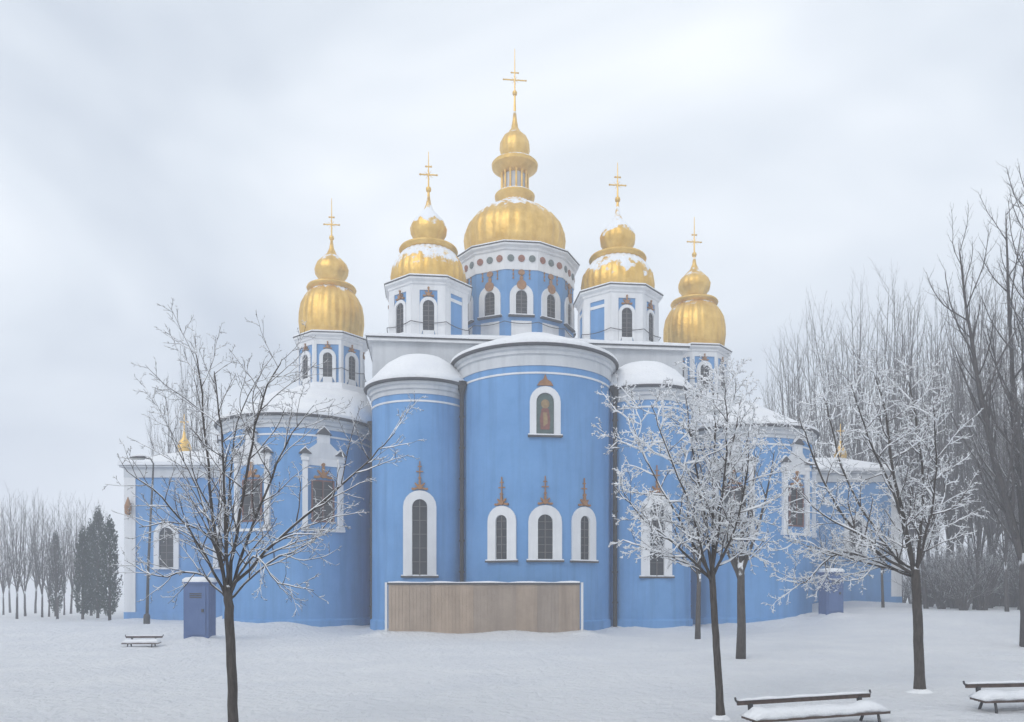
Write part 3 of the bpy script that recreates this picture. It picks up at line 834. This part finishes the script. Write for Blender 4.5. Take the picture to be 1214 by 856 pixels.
def stem_tree(seed, D, trunk_px, stems_px, r0, rtop, label, snow_r, kids, ratio, up=.05, jit=.5, ang=(30, 62), wig=.12, cap=1.1):
    T = Tree(seed, snow_r, up=up, kids=kids, ratio=ratio, ang=ang, wig=wig, seg=.16); T.cap = cap
    b = at(*trunk_px[0], D); gz = ground_z(b.x, D); base = Vector((b.x, D, gz))
    def W(px, dy=0):
        q = at(px[0], px[1], D); sc = (D + dy) / D
        return Vector((q.x * sc, D + dy, EYE + (q.z - EYE) * sc)) - base
    ctrl = [W(p) for p in trunk_px]; ctrl[0].z = -.15
    # trunk with a root flare
    flare = [ctrl[0] + Vector((0, 0, 0))]
    n = len(ctrl)
    rads_ctrl = [r0 + (rtop - r0) * i / (n - 1) for i in range(n)]
    pts = []
    for i in range(n - 1):
        for k in range(5): pts.append(ctrl[i].lerp(ctrl[i + 1], k / 5) + T.rv() * .004)
    pts.append(ctrl[-1])
    pts.append(pts[-1] + (pts[-1] - pts[-2]) * .6)
    m = len(pts); rad = [(r0 + (rtop - r0) * i / (m - 1)) * (1 + .45 * math.exp(-max(0, pts[i].z) * 7)) for i in range(m)]
    rad[-1] *= .35
    T.trunk.tube(pts, rad, 12)
    # a little snow collar heaped round the foot
    mound = MB(); mound.lathe([(r0 * 3.6, -.10), (r0 * 2.6, -.01), (r0 * 1.7, .05), (r0 * 1.2, .075), (r0 * .8, .09)], 14)
    for st in stems_px:
        r = st[0]; cs = [ctrl[-1] - Vector((0, 0, T.g.uniform(0, .25)))]
        dyt = T.g.uniform(-jit, jit) * 2 if len(st) < 3 else st[2]
        for i, p in enumerate(st[1]): cs.append(W(p, dyt * (i + 1) / len(st[1])))
        T.stem(cs, r, max(.006, r * .22), 0, .12)
    t = T.finish('bare_tree', base, label, 'young trees before the cathedral')
    mound.build('snow_mound', M['snow'], t, True)
    return t

# big bare tree on the left
stem_tree(11, 13.0, [(277, 876), (275, 800), (272, 735), (270, 697)],
    [(0.034, [(254, 620), (244, 530), (238, 450), (231, 415)], .5), (0.031, [(266, 600), (263, 510), (254, 440)], -.8),
     (0.034, [(284, 610), (300, 525), (318, 455), (334, 425)], .3), (0.031, [(306, 605), (338, 530), (372, 480)], 1.2),
     (0.031, [(330, 640), (388, 590), (440, 543), (468, 513)], -.6), (0.026, [(232, 640), (192, 590), (150, 558)], -1.0),
     (0.022, [(232, 678), (188, 684), (148, 664)], .6), (0.024, [(318, 668), (372, 640), (405, 592)], 1.2),
     (0.026, [(272, 600), (282, 500), (312, 438)], 1.6), (0.024, [(243, 600), (205, 520), (196, 470)], 1.4),
     (0.022, [(300, 660), (330, 690), (372, 700)], -.9), (0.019, [(250, 640), (210, 620), (165, 625)], -1.6)],
    .083, .070, 'big bare tree with dark wide branches in the left foreground', .0075, (13, 7, 3.6, 1), .36, .03, .5, (26, 58), .10, 1.25)
# frosted tree right of the apses
stem_tree(23, 15.6, [(855, 850), (851, 790), (847, 730), (844, 680)],
    [(0.039, [(851, 610), (868, 530), (880, 465)], .7), (0.039, [(836, 615), (822, 545), (812, 465)], -.5), (0.035, [(805, 615), (768, 550), (746, 492)], .8),
     (0.031, [(800, 645), (762, 615), (730, 578)], -.9), (0.030, [(872, 625), (886, 560), (888, 510)], -.6), (0.037, [(845, 590), (848, 500), (842, 445)], 1.1),
     (0.025, [(806, 664), (766, 650), (738, 640)], .9), (0.028, [(862, 650), (880, 620), (892, 590)], 1.3), (0.028, [(820, 610), (790, 530), (772, 480)], -1.5), (0.028, [(858, 580), (862, 500), (858, 450)], -1.4)],
    .078, .062, 'small tree thick with frosty snow, right of the central apse', .022, (14, 10, 6, 1.5), .38, .03, .6, (30, 68), .14)
# snowy tree at the right
stem_tree(37, 19.2, [(1091, 820), (1089, 760), (1087, 710), (1085, 676)],
    [(0.061, [(1072, 615), (1058, 555), (1050, 490), (1036, 440)], .6), (0.050, [(1040, 655), (992, 600), (962, 535), (948, 495)], -.6), (0.050, [(1094, 600), (1088, 510), (1076, 445)], .9),
     (0.036, [(1030, 668), (970, 650), (932, 640)], .8), (0.043, [(1046, 640), (1004, 570), (986, 505), (975, 465)], 1.4), (0.043, [(1062, 590), (1030, 520), (1008, 452)], -1.2),
     (0.040, [(1104, 610), (1110, 540), (1106, 480)], -1.0), (0.032, [(1030, 640), (975, 610), (940, 575)], -1.5), (0.032, [(1000, 655), (955, 690), (940, 690)], 1.2), (0.036, [(1100, 640), (1120, 590), (1124, 550)], 1.4)],
    .118, .098, 'snowy tree with a thick dark trunk behind the park benches', .020, (14, 10, 5.5, 1.5), .37, .03, .8, (30, 66), .13)

def auto_tree(seed, H, r, upright, kids, ratio, snow_r, fork=.35, nst=6, spread=.25, ang=(25, 50), up=.08, wig=.08, sides=(6, 4, 3, 3)):
    T = Tree(seed, snow_r, up=up, kids=kids, ratio=ratio, ang=ang, wig=wig, seg=.5, sides=sides)
    g = T.g
    top = Vector((g.uniform(-.02, .02) * H, g.uniform(-.02, .02) * H, H * fork))
    pts = [Vector((0, 0, -.3)), top * .33 + Vector((g.uniform(-.05, .05), 0, 0)), top * .66, top]
    T.trunk.tube(pts, [r * 1.25, r, r * .9, r * .8], 8)
    for k in range(nst):
        a = 2 * math.pi * (k + g.uniform(-.3, .3)) / nst; sp_ = spread * g.uniform(.5, 1.2) * H
        hh = H * g.uniform(.78, 1.0)
        if k == 0: sp_ *= .15; hh = H
        e = Vector((math.cos(a) * sp_, math.sin(a) * sp_, hh)); q = top * g.uniform(.75, 1)
        T.stem([q, q.lerp(e, .35) + Vector((math.cos(a), math.sin(a), 0)) * sp_ * .12, q.lerp(e, .7) + Vector((math.cos(a), math.sin(a), 0)) * sp_ * .1, e], r * .5, r * .06 + .004, 0, .08)
    return T

def place(T, px, D, label, group, tm='bark', cm='twig'):
    x = (px - CX) / F * D
    return T.finish('bare_tree', (x, D, ground_z(x, D)), label, group, tm, cm)
G1 = 'young trees before the cathedral'
place(auto_tree(5, 8.6, .16, 1, (8, 6, 3, 0), .36, .02, .42, 6, .2), 878, 29, 'slim snowy tree standing behind the frosty tree on its right', G1)
place(auto_tree(6, 8.8, .13, 1, (8, 5, 2, 0), .36, .022, .38, 5, .14), 827, 40.5, 'thin dark trunked tree close to the right hand apse wall', G1)

# misty stand of tall bare trees on the right: six grown, the rest copies
protos = [auto_tree(60 + i, 20, .145, 1, (13, 6, 2.4, 0), .26, 0, .22, 6 + i % 3, .075 + .02 * (i % 3), (18, 42), .16, .07) for i in range(6)]
GL = 'tall bare tree in the misty stand at the right'
GR = 'misty stand of tall bare trees'
roots = []
spots = [(905, 84, .80), (930, 88, .80), (958, 82, .90), (985, 90, 1.02), (1002, 84, 1.0), (1022, 82, 1.10), (1040, 92, 1.08), (1050, 86, 1.0), (1066, 88, 1.05), (1084, 62, 1.04),
         (1098, 54, .88), (1112, 60, .95), (1130, 56, .86), (1140, 66, 1.0), (1154, 52, .78), (1162, 62, .93), (1174, 55, .86), (1184, 64, 1.0), (1194, 48, .80), (1204, 58, 1.0), (1212, 50, 1.05), (1225, 60, 1.15),
         (1015, 94, 1.12), (1120, 74, 1.1), (1180, 72, 1.15), (1240, 54, 1.1), (1104, 78, 1.0), (1150, 80, 1.05), (1195, 80, 1.1), (1215, 76, 1.0), (940, 96, .92), (972, 97, 1.0), (1134, 88, 1.0), (1168, 90, 1.1)]
for i, (px, D, sc) in enumerate(spots):
    x = (px - CX) / F * D; loc = (x, D, ground_z(x, D))
    if i < 6:
        o = protos[i].finish('bare_tree', loc, GL, GR, 'farbark', 'fartwig'); roots.append(o)
    else:
        src = roots[i % 6]; o = src.copy(); C.objects.link(o); o.location = loc
        for ch in src.children:
            c = ch.copy(); C.objects.link(c); c.parent = o
    s_ = sc * D / 56
    q_ = .75 + .5 * ((i * 37) % 11) / 10
    o.scale = (s_ * q_, s_ * q_, s_); o.rotation_euler = (R(3.2 * math.sin(i * 2.3)), R(3.2 * math.sin(i * 1.7 + 1)), i * 1.37)
for px, D, hh, lb in ((985, 58, 6.5, 'slim snowy tree before the right blue wing, beside the slate blue cabin'), (1047, 56, 7.0, 'slim snowy tree before the right end of the blue wing')):
    place(auto_tree(px, hh, .10, 1, (8, 5, 2, 0), .36, .022, .38, 5, .16), px, D, lb, G1)
# low bare bushes under the stand
GB = 'low bare bush under the misty stand at the right'
broot = None; rg = random.Random(77)
for i in range(34):
    D = rg.uniform(62, 84) if i < 22 else rg.uniform(50, 62); px = (1072 + 8 * i if i < 22 else 1100 + 12 * (i - 22)) + rg.uniform(-6, 6); x = (px - CX) / F * D
    if broot is None:
        T = Tree(90, 0, kids=(6, 4, 2, 0), ratio=.45, ang=(20, 50), wig=.14, seg=.4, up=.06)
        for k in range(12):
            a = k * 2.4; e = Vector((math.cos(a) * rg.uniform(.6, 1.9), math.sin(a) * rg.uniform(.6, 1.9), rg.uniform(2.6, 4.2)))
            T.stem([Vector((math.cos(a) * .15, math.sin(a) * .15, -.2)), e * .4 + Vector((0, 0, .1)), e * .75, e], .05, .008, 0, .1)
        t = thing('bare_bush', (x, D, ground_z(x, D)), 0, GB, 'bush', 'low bare bushes')
        fastbuild(T.crown, 'twigs', M['fartwig'], t); fastbuild(T.trunk, 'stems', M['farbark'], t); broot = t; o = t
    else:
        o = broot.copy(); C.objects.link(o); o.location = (x, D, ground_z(x, D))
        for ch in broot.children:
            c = ch.copy(); C.objects.link(c); c.parent = o
    k_ = rg.uniform(.8, 1.35); o.scale = (k_ * 1.2, k_ * 1.2, k_); o.rotation_euler = (0, 0, i * 2.2)
# dark big tree at the right edge
place(auto_tree(80, 19.5, .34, 1, (15, 8, 3.4, 0), .30, 0, .2, 8, .13, (20, 50), .14, .08), 1222, 33, 'tallest darkest bare tree, rising at the right edge', None, 'farbark', 'fartwig')

# left: tall slender trees behind the big bare tree, and far ones
GLl = 'slender tall bare tree rising behind the left wing'
GRl = 'slender trees behind the left wing'
for i, (px, D, sc) in enumerate([(197, 74, .98), (228, 76, 1.22), (246, 79, 1.05), (212, 83, 1.0)]):
    src = roots[(i + 2) % 6]; o = src.copy(); C.objects.link(o)
    x = (px - CX) / F * D; o.location = (x, D, ground_z(x, D)); o['label'] = GLl; o['group'] = GRl
    for ch in src.children:
        c = ch.copy(); C.objects.link(c); c.parent = o
    o.scale = (.75 * sc, .75 * sc, 1.1 * sc); o.rotation_euler = (0, 0, i * 2.1 + .4)
GLf = 'low bare tree in the far mist at the left'
GRf = 'low trees in the far mist'
for i, (px, D, sc) in enumerate([(4, 78, .46), (20, 66, .52), (30, 75, .55), (50, 70, .5), (84, 84, .6), (104, 86, .62), (68, 66, .5), (12, 88, .6), (42, 84, .62), (58, 72, .42), (76, 80, .48), (92, 88, .55), (-12, 70, .5), (118, 92, .62)]):
    src = roots[(i * 5 + 1) % 6]; o = src.copy(); C.objects.link(o)
    x = (px - CX) / F * D; o.location = (x, D, ground_z(x, D)); o['label'] = GLf; o['group'] = GRf
    for ch in src.children:
        c = ch.copy(); C.objects.link(c); c.parent = o
    o.scale = (sc * 1.2, sc * 1.2, sc); o.rotation_euler = (0, 0, i * 1.9 + .8)

# columnar evergreens at the far left
def thuja(seed, H, r):
    g = random.Random(seed); tr = MB(); cr = MB()
    tr.tube([(0, 0, -.3), (0, 0, H * .5), (0, 0, H * .93)], [.13, .08, .02], 7)
    for k in range(150):
        u = (k + g.random()) / 150; z = .3 + (H - .9) * u
        rr = r * min(1, .6 + u * 2) * (1 - u ** 2.4) ** .7 * g.uniform(.65, 1.2) + .05
        a = k * 2.4 + g.uniform(-.4, .4); L = g.uniform(.7, 1.5) * (1 - .35 * u)
        ca, sa = math.cos(a), math.sin(a)
        for q in range(34):
            t = g.random()
            p = Vector((ca * rr * (.25 + .85 * t ** .6), sa * rr * (.25 + .85 * t ** .6), z + L * t ** 1.3)) + Vector((g.gauss(0, .07), g.gauss(0, .07), g.gauss(0, .06))) * (1.25 - t)
            d = Vector((ca * .4, sa * .4, .85)) + Vector((g.gauss(0, .35), g.gauss(0, .35), g.gauss(0, .2))); d.normalize()
            sd = d.cross(Vector((g.gauss(0, 1), g.gauss(0, 1), g.gauss(0, 1)))).normalized(); l = g.uniform(.10, .26) * (1.15 - .4 * t); w_ = l * .24
            cr.add([p, p + d * l * .5 + sd * w_, p + d * l, p + d * l * .5 - sd * w_], [(0, 1, 2, 3)])
    return tr, cr
tp = [thuja(3, 8.2, .72), thuja(9, 9.2, .80)]
tr_roots = []
for i, (px, D, sc) in enumerate([(98, 66, .92), (116, 70, 1.05), (130, 63, 1.0), (66, 74, .85), (108, 76, 1.1)]):
    x = (px - CX) / F * D; loc = (x, D, ground_z(x, D))
    lab, grp = 'dark columnar evergreen in mist left of the blue wing', 'columnar evergreens'
    if i < 2:
        o = thing('evergreen_tree', loc, 0, lab, 'tree', grp); fastbuild(tp[i][0], 'trunk', M['bark'], o); fastbuild(tp[i][1], 'crown', M['needle'], o, False); tr_roots.append(o)
    else:
        src = tr_roots[i % 2]; o = src.copy(); C.objects.link(o); o.location = loc
        for ch in src.children:
            c = ch.copy(); C.objects.link(c); c.parent = o
    o.scale = (sc,) * 3; o.rotation_euler = (0, 0, i * 1.3)

# ------------------------------------------------------------------ haze
HAZE = 0.0036
if HAZE:
    w = MB(); w.box((-950, -80, -3), (950, 950, 46.5))
    m = bpy.data.materials.new('pale_haze'); m.use_nodes = True; nt = m.node_tree
    nt.nodes.remove(nt.nodes['Principled BSDF'])
    pv = nt.nodes.new('ShaderNodeVolumePrincipled'); pv.inputs['Color'].default_value = (.96, .97, 1, 1)
    pv.inputs['Density'].default_value = HAZE; pv.inputs['Anisotropy'].default_value = .2
    nt.links.new(pv.outputs['Volume'], nt.nodes['Material Output'].inputs['Volume'])
    tag(w.build('haze', m), 'pale even winter haze', None, None, 'stuff')

# ------------------------------------------------------------------ sky and light
wd = bpy.data.worlds.new('World'); scn.world = wd; wd.use_nodes = True
nt = wd.node_tree; bg = nt.nodes['Background']
sky = nt.nodes.new('ShaderNodeTexSky'); sky.sky_type = 'NISHITA'; sky.sun_disc = False
SE, SR = R(38), R(215)
sky.sun_elevation = SE; sky.sun_rotation = SR; sky.air_density = 1; sky.dust_density = 3
tc = nt.nodes.new('ShaderNodeTexCoord')
mp = nt.nodes.new('ShaderNodeMapping'); mp.inputs['Scale'].default_value = (1, 1, 2.2); mp.inputs['Location'].default_value = (5.9, .7, 2.2)
nt.links.new(tc.outputs['Generated'], mp.inputs['Vector'])
n1 = nz(nt, 1.15, 4, .45, mp.outputs['Vector'])
n1.inputs['Distortion'].default_value = .6
cl = ramp(nt, n1.outputs['Fac'], [(.34, (4.4, 5.0, 5.9)), (.48, (6.9, 7.45, 8.1)), (.64, (9.9, 10.2, 10.5))])
mx = mixc(nt, .93, sky.outputs['Color'], cl)
nt.links.new(mx, bg.inputs['Color']); bg.inputs['Strength'].default_value = .108

sl = bpy.data.lights.new('Sun', 'SUN'); sl.energy = .9; sl.angle = R(20); sl.color = (1, .97, .93)
so = bpy.data.objects.new('Sun', sl); C.objects.link(so)
sd = Vector((math.sin(SR) * math.cos(SE), math.cos(SR) * math.cos(SE), math.sin(SE)))
so.rotation_euler = sd.to_track_quat('Z', 'Y').to_euler()

cd = bpy.data.cameras.new('Camera'); co = bpy.data.objects.new('Camera', cd); C.objects.link(co)
co.location = (0, 0, EYE); co.rotation_euler = (R(90), 0, 0)
cd.sensor_width = 36; cd.sensor_fit = 'HORIZONTAL'; cd.lens = 36 * F / 1214
cd.shift_y = (HY - 428) / 1214; cd.clip_start = .1; cd.clip_end = 3000
scn.camera = co
scn.cycles.volume_bounces = 3
scn.cycles.max_bounces = 8
vs = scn.view_settings; vs.view_transform = 'Standard'; vs.look = 'None'; vs.gamma = 1; vs.exposure = 0.20
